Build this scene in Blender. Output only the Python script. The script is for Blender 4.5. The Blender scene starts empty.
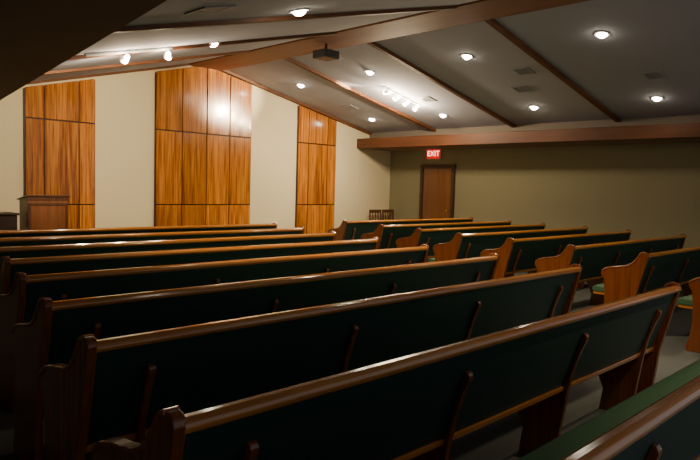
import bpy, bmesh, math, random
from mathutils import Vector, Matrix
random.seed(4)
S=bpy.context.scene
COL=S.collection
# ---------------- camera model -----------------
F=638.0
Xc=Vector((629,25,-F)).normalized()
Yc=Vector((-650,60,-F)); Yc=(Yc-Xc*Yc.dot(Xc)).normalized()
Uc=Xc.cross(Yc).normalized()
H=1.5
def ray(px,py):
    c=Vector((px-350,-(py-230),-F))
    return Vector((Xc.dot(c),Yc.dot(c),Uc.dot(c)))
cam=bpy.data.cameras.new("camera"); camo=bpy.data.objects.new("camera",cam); COL.objects.link(camo)
M=Matrix((Xc,Yc,Uc)).to_4x4(); M.translation=Vector((0,0,H))
camo.matrix_world=M
cam.sensor_width=36; cam.lens=36*F/700; cam.clip_start=0.05; cam.clip_end=200
S.camera=camo
K=1.09
YW=10.27*K; XR=6.55*K; A=2.23*K; ZR=H+A
SR=.209; SL=.255
XE=11.04*K; XWR=11.8*K; ZS=2.5
def hitY(px,py,Y): r=ray(px,py); return r*(Y/r.y)+Vector((0,0,H))
def hitX(px,py,X): r=ray(px,py); return r*(X/r.x)+Vector((0,0,H))
def hitR(px,py):
    r=ray(px,py); t=(A+SR*XR)/(r.z+SR*r.x); return r*t+Vector((0,0,H))
def hitL(px,py):
    r=ray(px,py); t=(A-SL*XR)/(r.z-SL*r.x); return r*t+Vector((0,0,H))
def zroof(x): return ZR-SR*(x-XR) if x>XR else ZR-SL*(XR-x)

# ---------------- materials -----------------
def newmat(n):
    m=bpy.data.materials.new(n); m.use_nodes=True
    return m,m.node_tree,m.node_tree.nodes["Principled BSDF"]
def wood(n,c1,c2,axis='X',rough=.3,coat=.3,scale=1.0,attr=False,bump=.04,lo=.36,hi=.62):
    m,nt,b=newmat(n)
    tc=nt.nodes.new("ShaderNodeTexCoord")
    def layer(s,src,det,dist):
        mp=nt.nodes.new("ShaderNodeMapping"); mp.inputs['Scale'].default_value=[v*scale for v in s]
        nt.links.new(src,mp.inputs['Vector'])
        vec=mp.outputs['Vector']
        if attr:
            at=nt.nodes.new("ShaderNodeAttribute"); at.attribute_name="board"
            sc=nt.nodes.new("ShaderNodeVectorMath"); sc.operation='MULTIPLY_ADD'
            nt.links.new(at.outputs['Color'],sc.inputs[0]); sc.inputs[1].default_value=(37,37,37)
            nt.links.new(vec,sc.inputs[2]); vec=sc.outputs[0]
        no=nt.nodes.new("ShaderNodeTexNoise"); no.inputs['Scale'].default_value=1.0
        no.inputs['Detail'].default_value=det; no.inputs['Roughness'].default_value=.6; no.inputs['Distortion'].default_value=dist
        nt.links.new(vec,no.inputs['Vector']); return no
    fine={'X':(1.5,50,50),'Y':(50,1.5,50),'Z':(50,50,1.5)}[axis]
    broad={'X':(.5,9,9),'Y':(9,.5,9),'Z':(9,9,.5)}[axis]
    n1=layer(fine,tc.outputs['Object'],4,.3); n2=layer(broad,tc.outputs['Object'],5,1.2)
    mixf=nt.nodes.new("ShaderNodeMath"); mixf.operation='MULTIPLY_ADD'; mixf.inputs[1].default_value=.5
    half=nt.nodes.new("ShaderNodeMath"); half.operation='MULTIPLY'; half.inputs[1].default_value=.5
    nt.links.new(n2.outputs['Fac'],half.inputs[0])
    nt.links.new(n1.outputs['Fac'],mixf.inputs[0]); nt.links.new(half.outputs[0],mixf.inputs[2])
    cr=nt.nodes.new("ShaderNodeValToRGB")
    cr.color_ramp.elements[0].position=lo; cr.color_ramp.elements[0].color=(*c1,1)
    cr.color_ramp.elements[1].position=hi; cr.color_ramp.elements[1].color=(*c2,1)
    nt.links.new(mixf.outputs[0],cr.inputs['Fac'])
    out=cr.outputs['Color']
    if attr:
        at=nt.nodes.new("ShaderNodeAttribute"); at.attribute_name="board"
        hs=nt.nodes.new("ShaderNodeHueSaturation")
        ma=nt.nodes.new("ShaderNodeMath"); ma.operation='MULTIPLY_ADD'
        ma.inputs[1].default_value=.35; ma.inputs[2].default_value=.8
        nt.links.new(at.outputs['Fac'],ma.inputs[0]); nt.links.new(ma.outputs[0],hs.inputs['Value'])
        nt.links.new(out,hs.inputs['Color']); out=hs.outputs['Color']
    nt.links.new(out,b.inputs['Base Color'])
    bu=nt.nodes.new("ShaderNodeBump"); bu.inputs['Strength'].default_value=bump; bu.inputs['Distance'].default_value=.01
    nt.links.new(mixf.outputs[0],bu.inputs['Height']); nt.links.new(bu.outputs['Normal'],b.inputs['Normal'])
    b.inputs['Roughness'].default_value=rough; b.inputs['Coat Weight'].default_value=coat; b.inputs['Coat Roughness'].default_value=.12
    return m
def plain(n,c,rough=.6,noise=.08,nscale=8,metal=0,bump=0,c_sheen=0):
    m,nt,b=newmat(n)
    no=nt.nodes.new("ShaderNodeTexNoise"); no.inputs['Scale'].default_value=nscale; no.inputs['Detail'].default_value=4
    tc=nt.nodes.new("ShaderNodeTexCoord"); nt.links.new(tc.outputs['Object'],no.inputs['Vector'])
    mx=nt.nodes.new("ShaderNodeMix"); mx.data_type='RGBA'
    mx.inputs[6].default_value=(*[v*(1-noise) for v in c],1); mx.inputs[7].default_value=(*[min(1,v*(1+noise)) for v in c],1)
    nt.links.new(no.outputs['Fac'],mx.inputs[0]); nt.links.new(mx.outputs[2],b.inputs['Base Color'])
    b.inputs['Roughness'].default_value=rough; b.inputs['Metallic'].default_value=metal
    b.inputs['Sheen Weight'].default_value=c_sheen
    if bump:
        bu=nt.nodes.new("ShaderNodeBump"); bu.inputs['Strength'].default_value=bump; bu.inputs['Distance'].default_value=.005
        nt.links.new(no.outputs['Fac'],bu.inputs['Height']); nt.links.new(bu.outputs['Normal'],b.inputs['Normal'])
    return m
def emit(n,c,s):
    m,nt,b=newmat(n); b.inputs['Base Color'].default_value=(*c,1)
    b.inputs['Emission Color'].default_value=(*c,1); b.inputs['Emission Strength'].default_value=s
    return m
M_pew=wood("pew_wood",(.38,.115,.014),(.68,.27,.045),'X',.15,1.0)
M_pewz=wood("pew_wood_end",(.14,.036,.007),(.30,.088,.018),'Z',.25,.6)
M_panel=wood("oak_panel",(.22,.055,.004),(.74,.27,.026),'Z',.2,.5,1.0,attr=True,lo=.38,hi=.60,bump=.12)
M_beam=wood("beam_wood",(.10,.034,.010),(.19,.065,.02),'X',.6,.0)
M_beamy=wood("beam_wood_long",(.15,.048,.012),(.25,.086,.024),'Y',.65,.0)
M_eave=wood("eave_beam_wood",(.075,.022,.006),(.14,.044,.012),'Y',.55,.0)
M_dark=wood("dark_wood",(.03,.012,.006),(.06,.024,.011),'Y',.5,.1)
M_pulpit=wood("pulpit_wood",(.17,.055,.013),(.32,.11,.028),'Z',.4,.2)
M_chair=wood("chair_wood",(.07,.024,.008),(.14,.05,.016),'Z',.4,.2)
M_door=wood("door_wood",(.11,.036,.010),(.22,.08,.022),'Z',.35,.3)
M_green=plain("green_fabric",(.010,.044,.034),.55,.25,140,bump=.2,c_sheen=.03)
M_seat=plain("green_seat_fabric",(.05,.14,.065),.8,.25,140,bump=.25,c_sheen=.08)
M_cream=plain("cream_wall",(.80,.70,.45),.8,.03,30,bump=.05)
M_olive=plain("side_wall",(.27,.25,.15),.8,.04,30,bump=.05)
M_ceil=plain("ceiling_paint",(.40,.40,.47),.9,.04,40,bump=.08)
M_ceil2=plain("soffit_paint",(.22,.125,.08),.8,.1,3)
M_head=plain("header_paint",(.20,.17,.14),.9,.05,10)
M_carpet=plain("carpet",(.12,.13,.12),.95,.3,200,bump=.4)
M_black=plain("black_plastic",(.02,.02,.02),.4)
M_proj=plain("projector_plastic",(.07,.07,.07),.4)
M_white=plain("white_enamel",(.6,.6,.58),.4)
M_grey=plain("vent_grey",(.30,.30,.33),.5)
M_metal=plain("brass",(.5,.35,.12),.3,metal=1)
M_lamp=emit("lamp_glow",(1,.88,.66),60)
M_red=emit("exit_letter_glow",(1,.45,.38),3)
M_exw=emit("exit_face_red",(1,.0,.0),.55)

# ---------------- helpers -----------------
def link(o,parent=None):
    COL.objects.link(o)
    if parent: o.parent=parent
    return o
def mk(name,bm,mat,parent=None,bevel=0,smooth=False,seg=2):
    me=bpy.data.meshes.new(name); bmesh.ops.recalc_face_normals(bm,faces=bm.faces); bm.to_mesh(me); bm.free()
    me.materials.append(mat)
    o=bpy.data.objects.new(name,me); link(o,parent)
    if bevel:
        b=o.modifiers.new("bevel",'BEVEL'); b.width=bevel; b.segments=seg; b.limit_method='ANGLE'; b.angle_limit=.6
    if smooth:
        for p in me.polygons: p.use_smooth=True
    return o
def addbox(bm,x0,x1,y0,y1,z0,z1):
    v=[bm.verts.new(p) for p in [(x0,y0,z0),(x1,y0,z0),(x1,y1,z0),(x0,y1,z0),(x0,y0,z1),(x1,y0,z1),(x1,y1,z1),(x0,y1,z1)]]
    fs=[bm.faces.new([v[i] for i in f]) for f in [(0,3,2,1),(4,5,6,7),(0,1,5,4),(1,2,6,5),(2,3,7,6),(3,0,4,7)]]
    return fs
def box(name,x0,x1,y0,y1,z0,z1,mat,parent=None,bevel=0):
    bm=bmesh.new(); addbox(bm,x0,x1,y0,y1,z0,z1); return mk(name,bm,mat,parent,bevel)
def addprism(bm,prof,a0,a1,axis='X'):
    def P(a,u,v):
        return {'X':(a,u,v),'Y':(u,a,v),'Z':(u,v,a)}[axis]
    r0=[bm.verts.new(P(a0,u,v)) for u,v in prof]; r1=[bm.verts.new(P(a1,u,v)) for u,v in prof]
    n=len(prof); fs=[bm.faces.new(r0),bm.faces.new(r1[::-1])]
    for i in range(n): fs.append(bm.faces.new([r0[i],r1[i],r1[(i+1)%n],r0[(i+1)%n]]))
    return fs
def prism(name,prof,a0,a1,mat,parent=None,bevel=0,axis='X'):
    bm=bmesh.new(); addprism(bm,prof,a0,a1,axis); return mk(name,bm,mat,parent,bevel)
def addcyl(bm,p0,p1,r0,r1=None,seg=20):
    r1=r0 if r1 is None else r1
    p0=Vector(p0);p1=Vector(p1);d=(p1-p0).normalized()
    a=d.orthogonal().normalized(); b=d.cross(a)
    R0=[];R1=[]
    for i in range(seg):
        t=2*math.pi*i/seg; w=a*math.cos(t)+b*math.sin(t)
        R0.append(bm.verts.new(p0+w*r0)); R1.append(bm.verts.new(p1+w*r1))
    bm.faces.new(R0);bm.faces.new(R1[::-1])
    for i in range(seg): bm.faces.new([R0[i],R1[i],R1[(i+1)%seg],R0[(i+1)%seg]])
def cyl(name,p0,p1,r0,mat,parent=None,r1=None,seg=20):
    bm=bmesh.new(); addcyl(bm,p0,p1,r0,r1,seg); return mk(name,bm,mat,parent)
def empty(name,loc,label,cat,group=None,rot=None):
    e=bpy.data.objects.new(name,None); e.empty_display_size=.1; e.location=loc
    if rot: e.rotation_euler=rot
    COL.objects.link(e); e["label"]=label; e["category"]=cat
    if group: e["group"]=group
    return e
def struct(o,label,cat):
    o["kind"]="structure"; o["label"]=label; o["category"]=cat; return o
def catmull(pts,n=6):
    out=[]
    for i in range(len(pts)-1):
        p0=pts[max(i-1,0)];p1=pts[i];p2=pts[i+1];p3=pts[min(i+2,len(pts)-1)]
        for k in range(n):
            t=k/n
            out.append(tuple(.5*((2*p1[j])+(-p0[j]+p2[j])*t+(2*p0[j]-5*p1[j]+4*p2[j]-p3[j])*t*t+(-p0[j]+3*p1[j]-3*p2[j]+p3[j])*t**3) for j in (0,1)))
    out.append(pts[-1]); return out

# ---------------- room -----------------
YB=-1.5
struct(box("floor",-3.5,XWR+.1,YB,YW+.1,-.1,0,M_carpet),"dark grey-green carpeted floor under the pews","floor")
bm=bmesh.new()
prof=[(-3.5,0),(XWR+.1,0),(XWR+.1,ZS+.6),(XE,ZS+.6),(XR,ZR+.02),(1.5,zroof(1.5)),(-3.5,zroof(1.5))]
addprism(bm,prof,YW,YW+.1,'Y'); struct(mk("wall_front",bm,M_cream),"cream painted gable wall behind the oak panels","wall")
struct(box("wall_right",XWR,XWR+.1,YB,YW,0,ZS+.1,M_olive),"plain olive-beige side wall with the exit door","wall")
struct(box("wall_left",-3.5,-3.4,YB,YW,0,ZS,M_olive),"plain beige side wall","wall")
prism("ceiling",[(XR,ZR),(XE,zroof(XE)),(XE,zroof(XE)+.08),(XR,ZR+.08)],YB,YW,M_ceil,axis='Y')
struct(bpy.data.objects["ceiling"],"grey painted sloped ceiling with recessed lights","ceiling")
o=prism("ceiling",[(XR,ZR),(1.75,zroof(1.75)),(-3.4,zroof(1.75)),(-3.4,zroof(1.75)+.08),(1.75,zroof(1.75)+.08),(XR,ZR+.08)],YB,YW,M_ceil,axis='Y')
struct(o,"grey painted sloped ceiling falling to the dark soffit","ceiling")
# left dark soffit
def xe(y): return 1.174*K+.156*y
o=prism("ceiling",[(-3.4,YB),(xe(YB),YB),(xe(YW),YW),(-3.4,YW)],ZS-.03,ZS+.03,M_ceil2,axis='Z'); struct(o,"low dark brown soffit along the side aisle","ceiling")
prismf=bmesh.new()
addprism(prismf,[(xe(3.2)-.1,3.2),(xe(3.2),3.2),(xe(YW),YW),(xe(YW)-.1,YW)],ZS+.03,ZS+.06,'Z')
struct(mk("trim_1",prismf,M_ceil2),"dark soffit edge trim","trim")
# right soffit, header, beam
struct(box("ceiling",XE-.2,XWR,YB,YW,ZS,ZS+.05,M_ceil2),"low brown soffit above the side wall","ceiling")
struct(box("wall_header",XE-.02,XE+.05,YB,YW,ZS+.05,zroof(XE)+.06,M_head),"narrow painted strip above the eave beam","wall")
struct(box("trim_2",10.6*K,10.6*K+.3,YB,YW,ZS-.01,ZS+.23,M_eave,bevel=.01),"long dark brown wooden eave beam","beam")
# ridge beam
struct(box("trim_3",XR-.42,XR+.36,YB,YW,ZR-.13,ZR+.02,M_beamy,bevel=.01),"broad flat brown wooden ridge beam","beam")
n=4
for y in [YW-.045,8.38*K,6.48*K,4.48*K]:
    w=.045
    for x0,x1 in [(XR+.1,XE),(XR-.1,max(1.75,xe(y)-.05))]:
        z0,z1=zroof(x0),zroof(x1)
        d=.06 if x1>XR else .04
        bm=bmesh.new()
        addprism(bm,[(x0,z0-d),(x1,z1-d),(x1,z1+.01),(x0,z0+.01)],y-w,y+w,'Y')
        struct(mk("trim_%d"%n,bm,M_beam,bevel=.006),"brown wooden rafter on the sloped ceiling","beam"); n+=1

# ---------------- oak wall panels -----------------
def oakpanel(px0,px1,fr,label):
    X0=hitY(px0,150,YW).x; X1=hitY(px1,150,YW).x
    w=(X1-X0)
    root=empty("wood_wall_panel",(X0,YW,0),label,"wall panel","oak panels on the gable wall")
    bm=bmesh.new(); cl=bm.loops.layers.color.new("board")
    zj=2.5; zk=1.08
    for i in range(len(fr)-1):
        a=fr[i]*w+.011; b=fr[i+1]*w-.011
        def zt(xl): return zroof(X0+xl)-.075
        f0=addprism(bm,[(a,.02),(b,.02),(b,zk-.01),(a,zk-.01)],-.05,-.012,'Y')
        f1=addprism(bm,[(a,zk+.01),(b,zk+.01),(b,zj-.012),(a,zj-.012)],-.05,-.012,'Y')
        pts=[(a,zj+.012),(b,zj+.012),(b,zt(b))]
        if X0+a<XR<X0+b: pts.append((XR-X0,zt(XR-X0)))
        pts.append((a,zt(a)))
        f2=addprism(bm,pts,-.05,-.012,'Y')
        for f in (f0,f1,f2):
            c=random.random()
            for q in f:
                for l in q.loops: l[cl]=(c,c,c,1)
    o=mk("panel_boards",bm,M_panel,root,bevel=.004,seg=1)
    bm=bmesh.new()
    pts=[(-.015,.0),(X1-X0+.015,.0),(X1-X0+.015,zroof(X1)-.09)]
    if X0<XR<X1: pts.append((XR-X0,zroof(XR)-.09))
    pts.append((-.015,zroof(X0)-.09))
    addprism(bm,pts,-.014,-.002,'Y'); mk("backing_board",bm,M_dark,root)
oakpanel(24,94,[0,.26,.76,1],"honey oak plywood panel beside the pulpit")
oakpanel(155,250,[0,.25,.5,.75,1],"wide honey oak plywood panel of four boards under the gable peak")
oakpanel(297,335,[0,.26,.76,1],"honey oak plywood panel near the room corner")

# ---------------- pews -----------------
def build_pew(X0,X1,Y,label):
    L=X1-X0
    r=empty("church_pew",(X0,Y,0),label,"pew","rows of wooden church pews")
    # rail
    bm=bmesh.new()
    prof=[(-.024,.858),(-.029,.872),(-.022,.888),(-.006,.897),(.014,.897),(.030,.888),(.036,.872),(.03,.856),(.02,.852),(-.012,.852)]
    addprism(bm,prof,.03,L-.03); mk("top_rail",bm,M_pew,r,smooth=False,bevel=.004)
    # back
    prof=[(.0,.855),(.03,.855),(.165,.44),(.135,.44)]
    prism("backrest",prof,.04,L-.04,M_green,r,bevel=.008)
    prof=[(.124,.418),(.175,.418),(.163,.448),(.120,.448)]
    prism("bottom_rail",prof,.04,L-.04,M_pew,r,bevel=.006)
    # seat
    prism("seat_cushion",[(.17,.43),(.56,.435),(.575,.46),(.565,.490),(.54,.502),(.165,.478)],.045,L-.045,M_seat,r,bevel=.012)
    prism("seat_board",[(.176,.405),(.555,.41),(.555,.434),(.176,.429)],.045,L-.045,M_pew,r)
    # ends: narrow upright flowing softly into the arm
    ctrl=[(-.022,.88),(-.008,.905),(.028,.913),(.062,.893),(.092,.845),(.13,.795),(.185,.76),(.26,.742),(.34,.73),(.41,.71),(.455,.675),(.458,.635),(.43,.60)]
    curve=catmull(ctrl,5)
    prof=[(.13,.0),(.45,.0),(.455,.06),(.43,.14),(.41,.28),(.415,.45)]
    prof=prof+curve[::-1]+[(.03,.66),(.09,.42),(.115,.2)]
    cap=catmull([(.028,.920),(.066,.899),(.097,.85),(.134,.802),(.188,.768),(.262,.750),(.342,.738),(.414,.717),(.463,.678)],5)
    for x0,x1 in [(0,.04),(L-.04,L)]:
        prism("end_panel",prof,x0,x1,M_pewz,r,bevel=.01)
        bm=bmesh.new()
        inner=[]
        for i,p in enumerate(cap):
            a=cap[max(i-1,0)];b=cap[min(i+1,len(cap)-1)]
            d=Vector((b[0]-a[0],b[1]-a[1])).normalized()
            inner.append((p[0]+d.y*.02,p[1]-d.x*.02))
        addprism(bm,cap+inner[::-1],x0-.006,x1+.006)
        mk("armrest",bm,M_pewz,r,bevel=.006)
    # supports
    for i in range(4):
        xs=.28+(L-.56)*i/3
        top=catmull([(.088,.55),(.05,.66),(.022,.725),(.026,.752),(.042,.76)],4)
        prof=[(.16,0),(.14,.18),(.112,.44)]+top[0:]+[(.13,.47),(.19,.404),(.44,.40),(.42,.30),(.36,.15),(.38,.0)]
        prof=[(p[0]-.012,p[1]) if p[0]<.14 else p for p in prof]
        prism("support_leg",prof,xs-.016,xs+.016,M_pew if False else M_pewz,r,bevel=.006)
    return r
LP=[(.62,4.45,.62),(.82,4.68,1.43),(.99,5.14,2.34),(1.16,5.30,3.23),(1.365,5.48,4.2),(1.57,5.72,5.14),(1.77,5.91,6.08),(2.0,6.18,7.02),(2.3,6.48,8.02)]
for a,b,y in LP: build_pew(a,b,y,"long honey-brown pew with dark green upholstered back")
RP=[(6.72,10.7,1.5),(6.85,10.8,2.42),(7.02,10.98,3.3),(7.28,11.2,4.24),(7.4,11.45,5.12),(7.69,11.65,6.07),(7.87,11.95,7.0),(8.17,12.25,8.15)]
for a,b,y in RP: build_pew(a,b,y,"honey-brown pew with green back and curved end across the aisle")

# ---------------- pulpit -----------------
p=hitY(27,200,9.7)
r=empty("pulpit",(p.x,9.7,0),"brown wooden pulpit with slanted top in front of oak panel","pulpit")
W=.60
box("body",.015,W-.015,.015,.36,.08,1.19,M_pulpit,r,.006)
box("base",0,W,0,.38,0,.08,M_chair,r,.008)
prism("reading_top",[(-.01,1.25),(.40,1.19),(.40,1.205),(-.01,1.275)],-.01,W+.01,M_chair,r,.005)
prism("cornice",[(.012,1.185),(.365,1.185),(.365,1.195),(.012,1.25)],.012,W-.012,M_chair,r,.003)
bm=bmesh.new()
for b in [(.015,.055,.1,1.16),(W-.055,W-.015,.1,1.16),(.055,W-.055,1.12,1.16),(.055,W-.055,.1,.18)]: addbox(bm,b[0],b[1],.003,.02,b[2],b[3])
mk("front_frame",bm,M_chair,r,.003)
# piano
p=hitY(19,215,9.8)
r=empty("piano",(p.x-1.47,9.55,0),"dark brown upright piano beside the pulpit","piano")
box("cabinet",0,1.45,.25,.6,0.05,.98,M_dark,r,.01)
box("lid",-.02,1.47,.22,.62,.98,1.01,M_dark,r,.006)
box("keyboard_shelf",0.02,1.43,0,.25,.60,.72,M_dark,r,.01)
box("keys",.08,1.37,.03,.15,.72,.735,M_white,r)
for x in (.06,1.31): box("leg",x,x+.08,.03,.11,0,.60,M_dark,r,.01)

# ---------------- chairs in corner -----------------
def chair(x,y,rz,lab):
    r=empty("wooden_chair",(x,y,0),lab,"chair","wooden chairs in the corner",(0,0,rz))
    for lx in (-.2,.2):
        prism("leg",[(.19,0),(.22,0),(.235,.45),(.265,.96),(.235,.96),(.2,.45)],lx-.018,lx+.018,M_chair,r,.005)
        box("leg",lx-.018,lx+.018,-.2,-.165,0,.43,M_chair,r,.005)
    box("seat",-.22,.22,-.23,.22,.43,.465,M_chair,r,.01)
    box("back_rail",-.19,.19,.235,.259,.88,.96,M_chair,r,.008)
    box("back_rail",-.19,.19,.215,.235,.62,.68,M_chair,r,.008)
    for sx in (-.1,0,.1): prism("back_slat",[(.218,.66),(.232,.66),(.254,.89),(.24,.89)],sx-.015,sx+.015,M_chair,r)
chair(XWR-.76,10.75,0,"brown wooden slat-back chair against the cream wall")
chair(XWR-.27,10.75,0,"brown wooden slat-back chair in the room corner")

# ---------------- door -----------------
ya=hitX(455,190,XWR).y; yb=hitX(421,190,XWR).y
r=bpy.data.objects.new("door_1",None); r.location=(XWR,ya,0); COL.objects.link(r); struct(r,"oak side door in dark frame below the exit sign","door")
DW=yb-ya; DH=2.1
box("door_slab",-.035,-.005,.09,DW-.09,.01,DH-.06,M_door,r,.004)
bm=bmesh.new()
addbox(bm,-.06,-.001,0,.09,0,DH+.03); addbox(bm,-.06,-.001,DW-.09,DW,0,DH+.03); addbox(bm,-.06,-.001,.09,DW-.09,DH-.06,DH+.03)
mk("door_frame",bm,M_dark,r,.004)
bm=bmesh.new(); addcyl(bm,(-.035,.17,1.0),(-.09,.17,1.0),.02); addcyl(bm,(-.09,.17,1.0),(-.1,.17,1.0),.035,.03); mk("door_knob",bm,M_metal,r)

# ---------------- exit sign -----------------
p=hitX(435,154,XWR)
r=empty("exit_sign",(XWR,p.y,p.z),"lit red exit sign above the side door","exit sign")
box("housing",-.06,0,-.215,.215,-.125,.125,M_white,r,.01)
box("face_plate",-.066,-.06,-.205,.205,-.115,.115,M_exw,r)
cu=bpy.data.curves.new("exit_letters",'FONT'); cu.body="EXIT"; cu.size=.185; cu.align_x='CENTER'; cu.align_y='CENTER'; cu.extrude=.004
to=bpy.data.objects.new("tmp",cu); COL.objects.link(to)
dg=bpy.context.evaluated_depsgraph_get(); me=bpy.data.meshes.new_from_object(to.evaluated_get(dg))
bpy.data.objects.remove(to); me.materials.clear(); me.materials.append(M_red)
o=bpy.data.objects.new("exit_letters",me); link(o,r); o.matrix_local=Matrix(((0,0,-1,-.07),(-1,0,0,0),(0,1,0,0),(0,0,0,1)))
o["label"]="glowing letters EXIT"

# ---------------- projector -----------------
rp=ray(326,54); t=(XR)/rp.x; P=rp*t+Vector((0,0,H))
r=empty("ceiling_projector",(XR,P.y,P.z),"dark grey projector hanging from the ridge beam on a pole","projector")
box("body",-.16,.16,-.15,.15,-.08,.05,M_proj,r,.015)
cyl("pole",(0,0,.05),(0,0,ZR-.13-P.z),.022,M_black,r)
cyl("lens",(.06,.15,0),(.06,.19,0),.035,M_black,r)
box("mount_plate",-.1,.1,-.08,.08,.05,.065,M_black,r)

# ---------------- lamps -----------------
def lamp(kind,name,loc,energy,color,parent=None,size=1.2,rad=.05,target=None,blend=.6):
    l=bpy.data.lights.new(name,kind); l.energy=energy; l.color=color
    if kind=='SPOT': l.spot_size=size; l.spot_blend=blend
    l.shadow_soft_size=rad
    o=bpy.data.objects.new(name,l); COL.objects.link(o)
    if parent: o.parent=parent
    o.location=loc
    if target is not None:
        o.rotation_euler=(Vector(target)-Vector(loc)).to_track_quat('-Z','Y').to_euler()
    return o
WARM=(1,.78,.50)
def can(P,side,e):
    a=math.atan(SR) if side=='R' else -math.atan(SL)
    r=empty("recessed_ceiling_light",P,"round recessed ceiling downlight, switched on","ceiling light","recessed downlights in the sloped ceiling",(0,a,0))
    bm=bmesh.new(); seg=28
    rings=[(.095,0),(.095,-.012),(.075,-.012),(.068,-.002)]
    vs=[[bm.verts.new((R*math.cos(2*math.pi*i/seg),R*math.sin(2*math.pi*i/seg),z)) for i in range(seg)] for R,z in rings]
    for k in range(3):
        for i in range(seg): bm.faces.new([vs[k][i],vs[k][(i+1)%seg],vs[k+1][(i+1)%seg],vs[k+1][i]])
    mk("trim_ring",bm,M_white,r)
    bm=bmesh.new(); bmesh.ops.create_uvsphere(bm,u_segments=20,v_segments=10,radius=.066)
    bmesh.ops.scale(bm,vec=(1,1,.8),verts=bm.verts); mk("bulb",bm,M_lamp,r,smooth=True)
    l=lamp('SPOT',"downlight_lamp",(0,0,-.08),e,WARM,r,2.2,.06,None,1)
for px,py,e in [(602,34,150),(467,56,270),(370,72,230),(657,98,40),(534,107,80),(443,115,120),(301,85,90),(372,119,60)]:
    can(hitR(px,py),'R',e)
for px,py,e in [(299,10,280),(213,43,110)]:
    can(hitL(px,py),'L',e)
# added downlights out of view, put in to brighten the hall and near pews
for X,Y,e in [(8.3,1.2,50)]: can(Vector((X,Y,zroof(X))),'R',e)
for X,Y,e in [(5.0,3.2,160),(3.7,.1,90)]: can(Vector((X,Y,zroof(X))),'L',e)
def vent(P,side):
    a=math.atan(SR) if side=='R' else -math.atan(SL)
    r=empty("ceiling_vent",P,"grey louvred air vent set in the ceiling","air vent","ceiling air vents",(0,a,0))
    q=.14
    bm=bmesh.new()
    for b in [(-q,q,-q,-q+.03),(-q,q,q-.03,q),(-q,-q+.03,-q+.03,q-.03),(q-.03,q,-q+.03,q-.03)]: addbox(bm,*b,-.012,0)
    mk("vent_frame",bm,M_grey,r)
    bm=bmesh.new()
    for i in range(6): addbox(bm,-q+.03,q-.03,-.105+i*.037,-.087+i*.037,-.010,-.002)
    mk("vent_louvres",bm,M_grey,r)
for px,py in [(655,75),(522,89),(427,99),(350,107),(524,71)]: vent(hitR(px,py),'R')
for px,py in [(210,9)]: vent(hitL(px,py),'L')
def empty_child(n,loc,parent):
    e=bpy.data.objects.new(n,None); e.location=loc; e.empty_display_size=.05; link(e,parent); return e
def track(P0,P1,heads,targets,e,spill,label,sizes):
    P0=Vector(P0);P1=Vector(P1)
    r=empty("track_light",P0,label,"track light")
    d=(P1-P0)
    bm=bmesh.new(); addcyl(bm,(0,0,-.02),d+Vector((0,0,-.02)),.018,seg=8); mk("track",bm,M_white,r)
    for f,T,en,sz in zip(heads,targets,e,sizes):
        base=d*f+Vector((0,0,-.03)); c=base+Vector((0,0,-.06))
        T=Vector(T)-P0; dr=(T-c).normalized()
        h=empty_child("lamp_head",c,r)
        bm=bmesh.new(); addcyl(bm,-dr*.02,dr*.06,.03,.05); addcyl(bm,(0,0,.02),(0,0,.06),.01,seg=8); mk("shade",bm,M_white,h)
        bm=bmesh.new(); addcyl(bm,-dr*.07,-dr*.021,.018,.028); addcyl(bm,dr*.061,dr*.08,.046,.03); mk("bulb",bm,M_lamp,h)
        lamp('SPOT',"track_lamp",c+dr*.12,en,WARM,r,sz,.04,T,.8)
        lamp('POINT',"track_spill",c+Vector((0,0,-.1)),spill,WARM,r,rad=.03)
hot=hitY(230,90,YW)
track(hitL(85,53),hitL(180,46),[.4,.86],[(4.0,YW,2.3),(6.2,YW,2.5)],[350,230],34,"white ceiling track with two lit spot heads",[1.3,1.3])
track(hitR(384,86),hitR(418,104),[.1,.38,.66,.94],[hot,(8.4,YW,2.2),(9.6,YW,2.0),(10.8,YW,1.8)],[850,100,80,70],52,"white ceiling track with four lit spot heads",[.6,1.4,1.4,1.4])
# world
w=bpy.data.worlds.new("world"); S.world=w; w.use_nodes=True
w.node_tree.nodes["Background"].inputs[0].default_value=(.9,.94,1,1)
w.node_tree.nodes["Background"].inputs[1].default_value=.3
